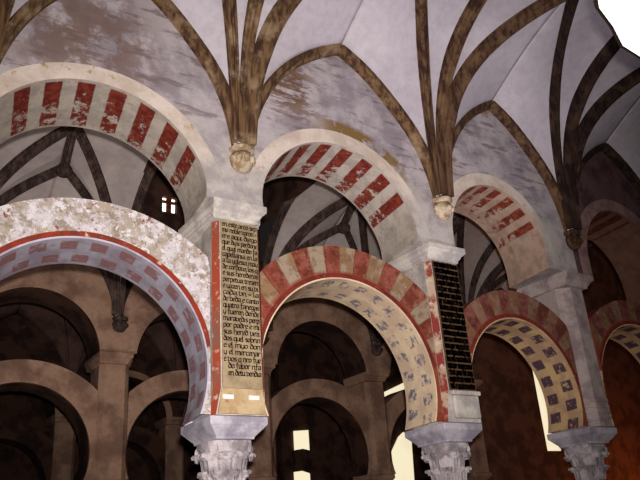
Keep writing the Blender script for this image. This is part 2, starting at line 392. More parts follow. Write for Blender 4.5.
def upper_arch(xc, Rr, zc, yoff, mats, lab, grp=None, ring=.2, per=16., ph=50., zend=5.215, legs=0., shear=SH):
    pin, pout, us = [], [], []
    N = 48
    def add(dx, z, rr, a):
        pin.append((xc+dx, z)); us.append((a-ph)/per+.5+3)
    a0 = math.asin((zend-zc)/Rr) if zc < zend else 0
    A = [lerp(a0, math.pi-a0, i/N) for i in range(N+1)]
    L = 6 if zc > zend+.01 else 0
    zt = max(zend, zc)
    def fl(z): return legs*max(0, 1-(z-zend)/.45)**2
    for k in range(L):      # right leg
        z = lerp(zend, zc, k/L); pin.append((xc+Rr+fl(z), z)); pout.append((xc+Rr+ring, z)); us.append(((z-zc)/Rr*57.3-ph)/per+3.5)
    for a in A:
        z = zc+Rr*math.sin(a); c = math.cos(a)
        pin.append((xc+Rr*c+fl(z)*(1 if c > 0 else -1), z)); zo = zc+(Rr+ring)*math.sin(a)
        if a in (A[0], A[-1]): zo = z
        pout.append((xc+(Rr+ring)*c, zo)); us.append((math.degrees(a)-ph)/per+3.5)
    for k in range(1, L+1):
        z = lerp(zc, zend, k/L); pin.append((xc-Rr-fl(z), z)); pout.append((xc-Rr-ring, z)); us.append((180-(z-zc)/Rr*57.3-ph)/per+3.5)
    t = empty('upper_arch', (xc, yoff+.35, zc), lab, 'arch', grp)
    y0, y1 = yoff-.1, yoff+.85
    inn = [tuple(np.array(a)*.85+np.array(b)*.15) for a, b in zip(pin, pout)]
    band(inn, pout, us, y0-.012, y1+.006, 'archivolt', [mats[0]]*3, t, sh=shear, yref=y0)
    band(pin, inn, us, y0-.016, y1+.01, 'striped_soffit', [mats[0] if mats[0] is not mats[1] else mats[1], mats[1], mats[1]], t, sh=shear, yref=y0)
    return pout
def formeret(xl, xr, side=0):
    L = [(.02, 5.85), (.1, 6.3), (.28, 6.78), (.52, 7.17), (.78, 7.46), (1.04, 7.68), (1.33, 7.87), (1.6, 8.0)]
    Rg = [(1.6, 8.0), (2.02, 7.77), (2.44, 7.38), (2.85, 6.9), (3.08, 6.4), (3.18, 5.85)]
    s = (xr-xl)/3.2
    l = smoothpts([(xl+x*s, z) for x, z in L]); r = smoothpts([(xl+x*s, z) for x, z in Rg])
    return resample(l, 15), resample(r, 15)
def bay_wall(name, xl, xr, yoff, hole, mat, shear=SH, zf=0):
    l, r = formeret(xl, xr)
    outer = [(xl, 5.215)]+[tuple(p) for p in l]+[tuple(p) for p in r[1:]]+[(xr, 5.215)]
    hl = hole[::-1]
    # match by angle order: equal shares of the length
    apex = len(l)
    hN = 40
    top = max(range(len(hl)), key=lambda i: hl[i][1])
    A = resample(hl[:top+1], hN); B = resample(hl[top:], hN)
    OA = resample([(xl, 5.215), (xl, 5.85)]+[tuple(p) for p in l], hN); OB = resample([tuple(p) for p in r]+[(xr, 5.85), (xr, 5.215)], hN)
    ins = A+B[1:]; out = OA+OB[1:]
    mb = MB(); y0, y1 = yoff-.1, yoff+.85
    P = lambda p, y: (p[0]+shear*(y-y0), y, p[1])
    for i in range(len(ins)-1):
        a, b, c, e = ins[i], ins[i+1], out[i+1], out[i]
        K = 5
        for k in range(K):
            s0, s1 = k/K, (k+1)/K
            q = [a+(e-a)*s0, b+(c-b)*s0, b+(c-b)*s1, a+(e-a)*s1]
            mb.face([P(p, y0) for p in q]); mb.face([P(p, y1) for p in q])
        mb.face([P(a, y0), P(b, y0), P(b, y1), P(a, y1)]); mb.face([P(e, y0), P(c, y0), P(c, y1), P(e, y1)])
    for i in (0, -1): mb.face([P(ins[i], y0), P(out[i], y0), P(out[i], y1), P(ins[i], y1)])
    return tag(mb.build(name, mat), kind='structure')

# piers -----------------------------------------------------------------------
def rect_ring(hx, y0, y1, z, ch=0):
    return [(-hx, y0, z), (hx, y0, z), (hx, y1, z), (-hx, y1, z)]
PSH = [SH]
def oct_ring(hf, hs, y0, yc, y1, z):
    k = PSH[0]*(y1-yc)
    return [(-hf, y0, z), (hf, y0, z), (hs, yc, z), (hs+k, y1, z), (-hs+k, y1, z), (-hs, yc, z)]
def pier(x, yoff, lab, style, grp=None):
    PSH[0] = SH if yoff == 0 else .05
    t = empty('arcade_pier', (x, yoff, 2.82), lab, 'pier', grp)
    def bld(mb, name, mats, **kw):
        mb.v = [(p[0]+x, p[1]+yoff, p[2]) for p in mb.v]; return mb.build(name, mats, t, **kw)
    mb = MB()
    body = {0: whitestone, 1: whitestone, 2: pierstone, 3: brownstone}[style]
    em = {0: edge_red, 1: edge_patch, 2: pierstone, 3: brownstone}[style]
    mi = [0, 1, 0, 0, 0, 1]
    if style in (0, 1):
        zb = 3.09 if style == 0 else 3.2
        rings = [oct_ring(.29, .325, 0.03, .1, .8, 2.822), oct_ring(.265, .308, .01, .09, .8, zb-.1), oct_ring(.245, .302, 0, .08, .8, zb), oct_ring(.24, .302, 0, .08, .8, 5.01)]
    elif style == 2:
        rings = [oct_ring(.15, .33, -.01, .16, .8, 2.822), oct_ring(.15, .33, -.01, .16, .8, 2.90), oct_ring(.14, .32, 0, .17, .8, 2.91), oct_ring(.14, .32, 0, .17, .8, 5.01)]
    else:
        rings = [oct_ring(.2, .3, .02, .12, .8, 2.822), oct_ring(.2, .3, .02, .12, .8, 5.01)]
    mb.loft(rings, mi); bld(mb, 'pier_shaft', [body, em])
    if style == 2:
        for k in range(4):
            mb = MB(); z = 2.93+k*.085
            mb.loft([oct_ring(.155, .335, -.015, .155, .78, z), oct_ring(.155, .335, -.015, .155, .78, z+.045)]); bld(mb, 'moulding_band', pierstone, bevel=.008)
    # cornice
    mb = MB(); prof = [(.0, 5.0), (.03, 5.005), (.035, 5.04), (.06, 5.06), (.075, 5.09), (.12, 5.12), (.13, 5.13), (.13, 5.205), (.11, 5.215)]
    mb.loft([[(-.33-e*.4, -.03-e, z), (.2+e*.75, -.03-e, z), (.2+e*.75, .1, z), (.33+e*.4, .16, z), (.33+e*.4, .88, z), (-.33-e*.4, .88, z)] for e, z in prof]); bld(mb, 'cornice', {2: pierstone, 3: brownstone}.get(style, whitestone), bevel=.006)
    return t
def abacus_col(x, yoff, lab, mats, grp=None, proto=None):
    t = empty('column', (x, yoff+.46, 0), lab, 'column', grp)
    X, Y = x, yoff+.46
    mb = MB()
    prof = [(.22, .29, 2.6), (.225, .295, 2.625), (.33, .39, 2.735), (.335, .395, 2.745), (.335, .395, 2.82)]
    mb.loft([[(X-a, Y-b, z), (X+a, Y-b, z), (X+a, Y+b, z), (X-a, Y+b, z)] for a, b, z in prof]); mb.build('abacus', mats[0], t, bevel=.008)
    # bell of the capital
    def ring(r, z, n=24, sq=0):
        o = []
        for i in range(n):
            a = 2*math.pi*i/n; k = 1/max(abs(math.cos(a)), abs(math.sin(a))); rr = r*((1-sq)+sq*min(k, 1.25))
            o.append((X+rr*math.cos(a), Y+rr*math.sin(a), z))
        return o
    mb = MB(); mb.loft([ring(.175, 2.02), ring(.185, 2.1), ring(.19, 2.3), ring(.21, 2.42), ring(.24, 2.5, sq=.5), ring(.25, 2.54, sq=.9), ring(.25, 2.6, sq=1)])
    cap = mb.build('capital', mats[1], t, smooth=False, bevel=.01)
    def leaf(az, z0, h, r0, wd, curl, name='acanthus_leaf'):
        mb = MB(); rows = []
        path = [(0, 0, .8), (.012, .25, 1.0), (.02, .5, 1.05), (.03, .74, .95), (.06, .93, .95), (.09, 1.0, .9), (.108, .92, .8), (.10, .8, .6)]
        for k, (dr_, hz, ww_) in enumerate(path):
            rr = r0+dr_*curl/.1; z = z0+h*hz; row = []
            for j in range(7):
                q = (j-3)/3; lob = 1+(.1 if k % 2 else -.06)*abs(q)
                ax = az+q*wd*ww_*lob/r0; r3 = rr-.03*q*q+(.014 if j == 3 else (-.006 if j in (2, 4) else 0))
                row.append((X+r3*math.cos(ax), Y+r3*math.sin(ax), z))
            th = .04 if k < 5 else .03
            if k < 4: inn_ = [(rr-th, z)]*1
            inner = []
            for j in range(7):
                q = (3-j)/3; ri = rr-.03*q*q-(th if k < 6 else .018); zi = z-(.0 if k < 4 else .03)
                inner.append((X+ri*math.cos(az+q*wd*ww_/r0), Y+ri*math.sin(az+q*wd*ww_/r0), zi))
            rows.append(row+inner)
        mb.loft(rows); o = mb.build(name, mats[1], cap, smooth=False, origin=(0, 0, 0)); return o
    for i in range(8): leaf(2*math.pi*i/8, 2.1, .2, .2, .062, .085)
    for i in range(8): leaf(2*math.pi*(i+.5)/8, 2.24, .24, .205, .078, .12)
    for i in range(4):     # corner volutes
        az = math.pi/4+i*math.pi/2; mb = MB(); c = Vector((math.cos(az), math.sin(az), 0)); sd = Vector((-math.sin(az), math.cos(az), 0))
        rings = []
        for k in range(16):
            s = k/15; a = -1.2+s*5.6; rr = .062*(1-.6*s); ctr = Vector((X, Y, 2.52))+c*.245
            p = ctr+c*rr*math.cos(a)+Vector((0, 0, 1))*rr*math.sin(a); w_ = .04*(1-.3*s); th = .017
            nrm = (p-ctr).normalized()
            rings.append([p+sd*w_+nrm*th, p-sd*w_+nrm*th, p-sd*w_-nrm*th, p+sd*w_-nrm*th])
        mb.loft(rings); mb.build('volute', mats[1], cap)
    mb = MB(); mb.loft([ring(.2, .22), ring(.185, .3), ring(.17, 1.9), ring(.172, 1.98), ring(.195, 2.0), ring(.195, 2.02)])
    mb.build('column_shaft', mats[2], t, smooth=False)
    mb = MB(); mb.loft([ring(.3, .0), ring(.3, .08), ring(.26, .1), ring(.28, .14), ring(.24, .18), ring(.21, .22)]); mb.build('column_base', mats[2], t)
    return t

# ribs --------------------------------------------------------------------------
PROF = [(-.1, -.03), (-.1, .07), (-.075, .085), (-.06, .13), (-.04, .145), (-.028, .19), (.028, .19), (.04, .145), (.06, .13), (.075, .085), (.1, .07), (.1, -.03)]
def sweep(pts, name, mat, lab, grp, scale=(1, 1), side=None, inward=None, cat='vault rib', parent=None, taper=None):
    pts = [Vector(p) for p in pts]; mb = MB(); rings = []
    for i, p in enumerate(pts):
        T = (pts[min(i+1, len(pts)-1)]-pts[max(i-1, 0)]).normalized()
        if inward is not None: N = Vector(inward); S = T.cross(N).normalized(); N = S.cross(T).normalized()
        else:
            S = Vector(side).normalized(); N = T.cross(S).normalized()
            if N.z > 0 and abs(N.z) > .05: N = -N
            elif abs(N.z) <= .05 and N.dot(Vector(inward or (0, -1, 0))) < 0: N = -N
        k = taper(i/(len(pts)-1)) if taper else 1
        rings.append([p+S*a*scale[0]*k+N*b*scale[1]*k for a, b in PROF])
    mb.loft(rings)
    o = mb.build(name, mat, parent, origin=None if parent else tuple(pts[0]))
    if not parent: tag(o, lab, cat, grp)
    return o
def bez(P0, P1, P2, P3, n=34):
    o = []
    for k in range(n+1):
        t = k/n; o.append((1-t)**3*P0+3*t*(1-t)**2*P1+3*t*t*(1-t)*P2+t**3*P3)
    return o
def rib_curve(x, xt, yw, dr, kind, zoff=0, span=None):
    """kind 0/2: to the star point over the middle of the bay; 1: straight across; dr: -1 towards the viewer, 1 away"""
    dx = {0: -.1, 1: -.02, 2: .06}[kind]
    P0 = Vector((x+dx, yw+dr*.1, 5.95))
    if kind == 1: Mt = Vector((x+(.124 if dr < 0 else 0), yw+dr*(span or 3.11), 9.19)); h1, h2, s = 2.39, 1.651, .178
    else:
        Mt = Vector((xt-.018, yw+dr*2.035, 8.93)); h1, h2, s = (2.75, .729, .274) if kind == 0 else (.95, 2.359, .231)
        if dr > 0 or span: h1, h2, s = 1.9, 1.2, .25
    dd = Mt-P0; dd.z = 0; dd.normalize()
    h1 += .15 if (dr < 0 and not span) else 0
    return bez(P0, P0+Vector((0, 0, h1)), Mt-dd*h2-Vector((0, 0, s*h2)), Mt), dd

def cell(name, A, B, mat, lift=.05, rows=8):
    """a web of the vault between two curves"""
    mb = MB(); n = len(A); ids = []
    for i in range(n):
        row = []
        for k in range(rows+1):
            s = k/rows; p = A[i]*(1-s)+B[i]*s
            p = p+Vector((0, 0, .10*math.sin(math.pi*s)*math.sin(math.pi*min(1, i/(n-1))*.5)))
            row.append(mb.vert(p))
        ids.append(row)
    for i in range(n-1):
        for k in range(rows): mb.fidx([ids[i][k], ids[i][k+1], ids[i+1][k+1], ids[i+1][k]])
    o = mb.build(name, mat, smooth=True)
    o.modifiers.new('thickness', 'SOLIDIFY').thickness = .04
    return tag(o, kind='structure')
def vrs(pts, n): return [Vector(p) for p in resample([tuple(p) for p in pts], n)]

def vault(xs, yw, dr, mat, ribmat_, where, skip=(), boss=False, aisle=False, span=None, thin=1.0, nm='ceiling', ordn=None, ribson=True):
    Fc = {}; ribs = {}
    for k in range(len(xs)-1):
        xl, xr = xs[k], xs[k+1]; mid = (xl+xr)/2
        l, r = formeret(xl, xr)
        yl = yw+dr*.0
        FL = [Vector((p[0], yl, p[1])) for p in l]; FR = [Vector((p[0], yl, p[1])) for p in r][::-1]
        Fc[k] = (FL, FR)
    N = 35
    names = ordn
    for i, x in enumerate(xs):
        for kind in (0, 1, 2):
            if kind == 0 and i == 0: continue
            if kind == 2 and i == len(xs)-1: continue
            b = i-1 if kind == 0 else i
            xt = (xs[b]+xs[b+1])/2 if kind != 1 else x
            c, dd = rib_curve(x, xt, yw, dr, kind, span=span)
            ribs[(i, kind)] = c
            if kind != 1 and b in skip: continue
            side = Vector((dd.y, -dd.x, 0)) if dd.length else Vector((1, 0, 0))
            kw = {0: 'leaning left', 1: 'running straight across', 2: 'leaning right'}[kind]
            if not ribson: continue
            sweep(c, 'vault_rib', ribmat_[i] if isinstance(ribmat_, list) else ribmat_, f'{names[i]} vault rib {kw}, {where}', None, (thin, thin), side=side,
                  taper=lambda t: .52+.48*min(1, t*2.6))
    for k in range(len(xs)-1):
        FL, FR = Fc[k]
        # wall rib, one pointed arch
        pts = [Vector((p.x, yw, p.z)) for p in FL]+[Vector((p.x, yw, p.z)) for p in FR[::-1][1:]]
        if k not in skip:
            mb = MB(); half = []
            pp = vrs(pts, 60); rings = []
            for i, p in enumerate(pp):
                T = (pp[min(i+1, 59)]-pp[max(i-1, 0)]).normalized(); N_ = Vector((0, dr, 0)); S = T.cross(N_).normalized()
                rings.append([p+S*a+N_*b for a, b in ((-.085, .002), (-.085, .06), (-.05, .09), (-.03, .14), (.03, .14), (.05, .09), (.085, .06), (.085, .002))])
            mb.loft(rings)
            if ribson:
                o = mb.build('wall_rib', ribmat_[k] if isinstance(ribmat_, list) else ribmat_, origin=tuple(pp[30]))
                tag(o, f'pointed wall rib against the wall, {names[k]} bay, {where}', 'vault rib')
            mt = mat[k] if isinstance(mat, dict) else mat
            r3, r1 = vrs(ribs[(k, 2)], N), vrs(ribs[(k+1, 0)], N)
            cell(nm, vrs(FL, N), r3, mt); cell(nm, r1, vrs(FR, N), mt)
            t2, t1 = vrs(ribs[(k, 1)], N), vrs(ribs[(k+1, 1)], N)
            cell(nm, r3, t2, mt); cell(nm, t1, r1, mt)
            mb = MB(); mb.face([ribs[(k, 2)][-1], ribs[(k, 1)][-1], ribs[(k+1, 1)][-1]]); o = mb.build(nm, mt); tag(o, kind='structure')
            o.modifiers.new('thickness', 'SOLIDIFY').thickness = .04
            if boss:
                mid = (xs[k]+xs[k+1])/2; B = Vector((mid+.03, yw+dr*1.25, 8.42)); Mt = ribs[(k, 2)][-1]
                sweep([B, (B+Mt)/2+Vector((0, 0, .03)), Mt], 'vault_rib', ribmat_, f'short ridge rib above the boss, {names[k]} bay, {where}', None, (.8, .8), side=(1, 0, 0))
                for sgn, xx in ((1, xs[k]+.1), (-1, xs[k+1]-.1)):
                    P0 = Vector((xx, yw+dr*.08, 5.95)); dd = B-P0; dd.z = 0; dd.normalize()
                    c = bez(P0, P0+Vector((0, 0, 1.7)), B-dd*1.0-Vector((0, 0, .38)), B)
                    sweep(c, 'vault_rib', ribmat_, f'thin rib {"left" if sgn > 0 else "right"} of the boss, {names[k]} bay, {where}', None, (.75, .75), side=(dd.y, -dd.x, 0))
                mb = MB()
                mb.loft([[B+Vector((rr*math.cos(a*math.pi/8), rr*math.sin(a*math.pi/8), z)) for a in range(16)] for rr, z in ((.1, .02), (.15, -.05), (.16, -.12), (.13, -.19), (.08, -.22), (.03, -.235))])
                tag(mb.build('roof_boss', ribmat_, origin=tuple(B)), f'round dark boss at the rib crossing, {names[k]} bay, {where}', 'boss')
    return ribs
def corbel(x, yw, dr, mat, lab, k=1.0):
    """a carved round corbel: cushion, head-like knot of leaves and a little ring"""
    t = empty('corbel', (x, yw, 5.72), lab, 'corbel')
    def ringc(r, z, ry=.9):
        return [(x+r*k*math.cos(a), yw+dr*(.005+abs(r*k*ry*math.sin(a))*1.0), z) for a in [math.pi*j/14 for j in range(15)]]
    mb = MB(); prof = [(.03, 5.62), (.09, 5.64), (.13, 5.69), (.145, 5.75), (.14, 5.81), (.12, 5.85)]
    mb.loft([ringc(r, z, 1.15) for r, z in prof]); c = mb.build('carved_knot', mat, t, smooth=True)
    mb = MB(); mb.loft([ringc(.125, 5.85, 1.2), ringc(.16, 5.87, 1.2), ringc(.16, 5.91, 1.2), ringc(.14, 5.93, 1.2)]); mb.build('top_moulding', mat, t)
    for j in range(5):
        a = math.pi*(j+.5)/5; mb = MB(); cx, cy, cz = x+.138*k*math.cos(a), yw+dr*(.165*k*math.sin(a)), 5.77-.02*math.sin(a)
        rings = []
        for q in range(5):
            ph = -math.pi/2+math.pi*(q+.5)/5; rr = .042*math.cos(ph)
            rings.append([(cx+rr*math.cos(b), cy+rr*math.sin(b), cz+.05*math.sin(ph)) for b in [2*math.pi*i/8 for i in range(8)]])
        mb.loft(rings); mb.build('leaf_knob', mat, t, smooth=True)
    # the bundle of shafts above it
    return t

# ================================================================ BUILD
# floor
mb = MB(); mb.box(-9, 32, -9, 21, -.1, 0); tag(mb.build('floor', floorm), kind='structure')

XP = [-3.1, 0, 3.2, 6.07, 9.2]
ordn = ['far left', 'left', 'middle', 'right', 'far right']
sides = ['leftmost bay', 'bay between the two inscribed piers', 'bay right of the dark inscription', 'rightmost bay']
# upper arches and wall, bay by bay
specU = [(-1.66, 1.27, 5.06, up_soffit, 'left upper arch with broad red and cream striped soffit, over the worn plaster arch'),
         (1.47, 1.24, 5.15, up_soffit, 'middle upper arch with red striped soffit, over the red and ochre arch'),
         (4.36, 1.0, 5.42, up_soffit_c, 'narrower upper arch with patchy worn red stripes, right of the dark inscription'),
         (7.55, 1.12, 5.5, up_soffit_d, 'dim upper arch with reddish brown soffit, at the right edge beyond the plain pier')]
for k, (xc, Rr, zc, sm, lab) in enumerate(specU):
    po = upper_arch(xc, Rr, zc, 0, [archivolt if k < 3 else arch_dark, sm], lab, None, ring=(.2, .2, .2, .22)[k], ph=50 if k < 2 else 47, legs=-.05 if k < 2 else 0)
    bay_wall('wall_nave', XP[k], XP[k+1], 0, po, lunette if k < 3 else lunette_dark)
# lower arches
lower_arch(XP[0], XP[1], 0, [face_worn, sof0], 'left lower horseshoe arch of flaking plaster with a bright red line along its edge', red=redband, xcoff=-.02)
lower_arch(XP[1], XP[2], 0, [face_red, sof1], 'middle lower horseshoe arch painted with red and ochre blocks and a cream soffit', red=redband_dull)
lower_arch(XP[2], XP[3], 0, [face_dull, sof2], 'lower horseshoe arch with plum squares on its peach soffit, right of the dark inscription', red=redband_dull, Rr=1.11, zc=3.24, Rext=1.62, zce=3.18)
lower_arch(XP[3], XP[4], 0, [face_dull, sof2], 'lower arch with dull red blocks, cut off at the right edge of the photo', red=redband_dull)
# piers and columns
pls = ['far left pier beyond the frame edge', 'pale pier with the black lettered inscription on ochre, red painted edge', 'pier with the dark dense inscription and a white stone block below it', 'plain grey pier without inscription, chamfered and banded near its foot', 'plain pier beyond the right edge']
piers = []
for k, x in enumerate(XP):
    if k in (0, 4): piers.append(pier(x, 0, pls[k], 2)); continue
    piers.append(pier(x, 0, pls[k], {1: 0, 2: 1, 3: 2}[k]))
cls = ['marble column of the far left pier', 'column with carved leaf capital under the ochre inscription pier', 'column with carved leaf capital under the dark inscription pier', 'column with carved leaf capital under the plain grey pier', 'column under the pier beyond the right edge']
for k, x in enumerate(XP): abacus_col(x, 0, cls[k], [greystone, capstone, whitestone])
cbs = ['carved pale corbel at the far left edge', 'pale carved leaf corbel above the ochre inscription pier', 'tan carved corbel above the dark inscription pier', 'dark carved corbel above the plain grey pier', 'carved corbel beyond the right edge']
XC = [-2.88, 0, 3.2, 6.07, 9.2]
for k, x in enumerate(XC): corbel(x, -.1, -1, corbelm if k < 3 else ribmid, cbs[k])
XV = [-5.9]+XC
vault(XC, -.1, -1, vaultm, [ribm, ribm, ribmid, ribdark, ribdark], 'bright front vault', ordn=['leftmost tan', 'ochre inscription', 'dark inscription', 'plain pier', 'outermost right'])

# ---- aisle and the second arcade
XB = [-5.67+0.0, -2.42, .83, 4.08, 7.33, 10.58, 13.83, 17.08]
YB = 7.0
bn = ['hidden left', 'leftmost', 'second', 'third', 'fourth', 'fifth', 'sixth', 'last']
for k in range(5):
    xl, xr = XB[k], XB[k+1]; mid = (xl+xr)/2
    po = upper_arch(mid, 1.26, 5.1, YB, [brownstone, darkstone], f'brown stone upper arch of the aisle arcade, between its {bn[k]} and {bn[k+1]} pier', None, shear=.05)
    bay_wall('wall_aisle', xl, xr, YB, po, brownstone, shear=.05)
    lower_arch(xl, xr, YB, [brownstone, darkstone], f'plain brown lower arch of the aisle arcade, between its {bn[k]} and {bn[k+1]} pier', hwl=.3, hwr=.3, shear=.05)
for k, x in enumerate(XB[:6]):
    pier(x, YB, f'brown stone pier of the aisle arcade, {bn[k]} from the left', 3)
    corbel(x, YB-.1, -1, ribgrey, f'small brown corbel on the {bn[k]} aisle pier')
c0 = abacus_col(XB[0], YB, 'brown stone column under the hidden left pier of the aisle arcade', [brownstone]*3)
for k, x in enumerate(XB[1:6]):
    c = copy_tree(c0); c.location.x = x; tag(c, f'brown stone column under the {bn[k+1]} pier of the aisle arcade', 'column')
vault(XB[:7], YB-.1, -1, vault_aisle, ribgrey, 'pale aisle vault', skip=(2,), boss=True, span=3.05, ordn=bn, thin=.95)
# front half of the aisle vault, on the back of the near arcade
XF = [-2.95, .14, 3.34, 6.2, 9.34]
vault(XF, .86, 1, vault_aisle, ribgrey, '', span=2.99, ordn=ordn, ribson=False)

# the dark unvaulted bay behind the inscription pier: a raised lantern with a small window
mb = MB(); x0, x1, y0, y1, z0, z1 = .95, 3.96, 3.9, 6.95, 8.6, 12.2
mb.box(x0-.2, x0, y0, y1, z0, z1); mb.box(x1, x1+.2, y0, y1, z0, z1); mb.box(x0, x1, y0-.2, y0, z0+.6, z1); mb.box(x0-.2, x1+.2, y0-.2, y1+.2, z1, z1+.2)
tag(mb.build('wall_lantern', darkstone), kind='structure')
wx, wz = 1.86, 8.72
mb = MB(); yy = y1
ww, wh = .17, .2
mb.box(x0-.2, wx-ww, yy, yy+.2, 7.2, z1); mb.box(wx+ww, x1+.2, yy, yy+.2, 7.2, z1); mb.box(wx-ww, wx+ww, yy, yy+.2, 7.2, wz-wh); mb.box(wx-ww, wx+ww, yy, yy+.2, wz+wh, z1)
tag(mb.build('wall_clerestory', darkstone), kind='structure')
mb = MB(); mb.box(wx-ww, wx+ww, yy+.12, yy+.14, wz-wh, wz+wh); wo = mb.build('window_1', greenish); tag(wo, kind='structure')
mb = MB(); mb.box(wx-.05, wx+.05, yy+.02, yy+.1, wz-wh, wz+wh); mb.box(wx-ww, wx+ww, yy+.03, yy+.09, wz+.05, wz+.1)
o = mb.build('window_cross', mottled('red_window_frame', srgb(120, 50, 36), srgb(90, 36, 28), 5), wo)

# ---- third arcade, far back, and the outer wall with tall bright windows
XT = [-4.8+3.25*i for i in range(5)]; YT = 14.0
tn = ['first', 'second', 'third', 'fourth', 'fifth', 'sixth', 'seventh', 'eighth', 'ninth', 'tenth']
for k in range(len(XT)-1):
    xl, xr = XT[k], XT[k+1]; mid = (xl+xr)/2
    po = upper_arch(mid, 1.26, 5.1, YT, [brownstone, darkstone], f'dark upper arch deep in the hall, between {tn[k]} and {tn[k+1]} pier of the farthest arcade', None, shear=0)
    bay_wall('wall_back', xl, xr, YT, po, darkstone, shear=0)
    lower_arch(xl, xr, YT, [darkstone, darkstone], f'dark lower arch deep in the hall, between {tn[k]} and {tn[k+1]} pier of the farthest arcade', hwl=.3, hwr=.3, shear=0)  # dark stone colour stands in for the low light this deep
for k, x in enumerate(XT):
    pier(x, YT, f'dark stone pier deep in the hall, {tn[k]} of the farthest arcade', 3)
    c = copy_tree(c0); c.location.x = x; c.location.y = YT+.46; tag(c, f'dark stone column deep in the hall, {tn[k]} of the farthest arcade', 'column')
XM = [x for x in XB]
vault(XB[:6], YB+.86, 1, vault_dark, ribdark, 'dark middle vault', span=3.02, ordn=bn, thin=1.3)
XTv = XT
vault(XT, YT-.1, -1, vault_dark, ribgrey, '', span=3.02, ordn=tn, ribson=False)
# solid infill in the right bays of the aisle arcade, with a tall bright opening
mb = MB(); xa, xb, za, zb = 13.2, 13.85, 3.36, 6.0
mb.box(10.92, xa, YB, YB+.5, 0, 8.1); mb.box(xb, 31.5, YB, YB+.5, 0, 12); mb.box(xa, xb, YB, YB+.5, 0, za); mb.box(xa, xb, YB, YB+.5, zb, 8.1)
tag(mb.build('wall_infill', infill), kind='structure')
mb = MB(); mb.box(xa, xb, YB+.06, YB+.1, za, zb); tag(mb.build('window_4', daylight), kind='structure')
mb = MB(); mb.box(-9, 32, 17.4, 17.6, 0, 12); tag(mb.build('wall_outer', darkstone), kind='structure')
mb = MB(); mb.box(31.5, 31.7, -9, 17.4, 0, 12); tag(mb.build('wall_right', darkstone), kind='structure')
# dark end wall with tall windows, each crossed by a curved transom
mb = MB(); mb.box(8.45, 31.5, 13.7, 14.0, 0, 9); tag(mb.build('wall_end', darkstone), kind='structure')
def winpoly(pts, name, y=13.62, parent=None, mat=None, th=.04):
    mb = MB(); mb.prism([(a, y, b) for a, b in pts], [(a, y+th, b) for a, b in pts]); o = mb.build(name, mat or daylight, parent)
    return o if parent else tag(o, kind='structure')
w2 = winpoly([(8.9, 4.2), (9.18, 4.25), (9.47, 4.19), (9.47, 4.86), (8.9, 4.82)], 'window_2')
winpoly([(8.84, 2.6), (9.43, 2.6), (9.43, 3.48), (9.14, 3.56), (8.84, 3.53)], 'lower_pane', parent=w2)
winpoly([(8.84, 3.53), (9.14, 3.56), (9.43, 3.48), (9.47, 4.19), (9.18, 4.25), (8.84, 4.2)], 'transom', y=13.56, parent=w2, mat=darkstone, th=.12)
w3 = winpoly([(12.6, 5.5), (13.2, 5.72), (14.3, 5.95), (14.3, 6.86), (12.6, 6.17)], 'window_3')
winpoly([(12.62, 2.6), (13.8, 2.6), (13.92, 4.6), (13.86, 4.66), (13.58, 4.86), (13.32, 4.68), (12.98, 4.22), (12.75, 3.7)], 'lower_pane', parent=w3)

# ---- hanging floodlight in the top right corner
cx, cy, RL, zl = 1.061, -6.146, 1.678, 4.692
t = empty('hanging_lamp', (cx, cy, zl), 'large round glaring white lamp hanging under the vault in the top right corner', 'lamp')
mb = MB(); N = 40
rr = [RL*(1+.012*math.sin(i*3.1)+.01*math.sin(i*7.7)) for i in range(N)]
def disc(s, z): return [(cx+rr[i]*s*math.cos(2*math.pi*i/N), cy+rr[i]*s*math.sin(2*math.pi*i/N), z) for i in range(N)]
mb.loft([disc(.7, zl-.05), disc(.97, zl-.03), disc(1, zl)]); mb.build('glowing_diffuser', lampglow, t)
mb = MB(); mb.loft([disc(1.0, zl), disc(1.015, zl+.01), disc(1.015, zl+.05), disc(.3, zl+.2)]); mb.build('lamp_housing', metal, t)
mb = MB(); mb.loft([[(cx+.03*math.cos(a), cy+.03*math.sin(a), z) for a in [i*math.pi/4 for i in range(8)]] for z in (zl+.2, 9.4)]); mb.build('hanging_rod', metal, t)

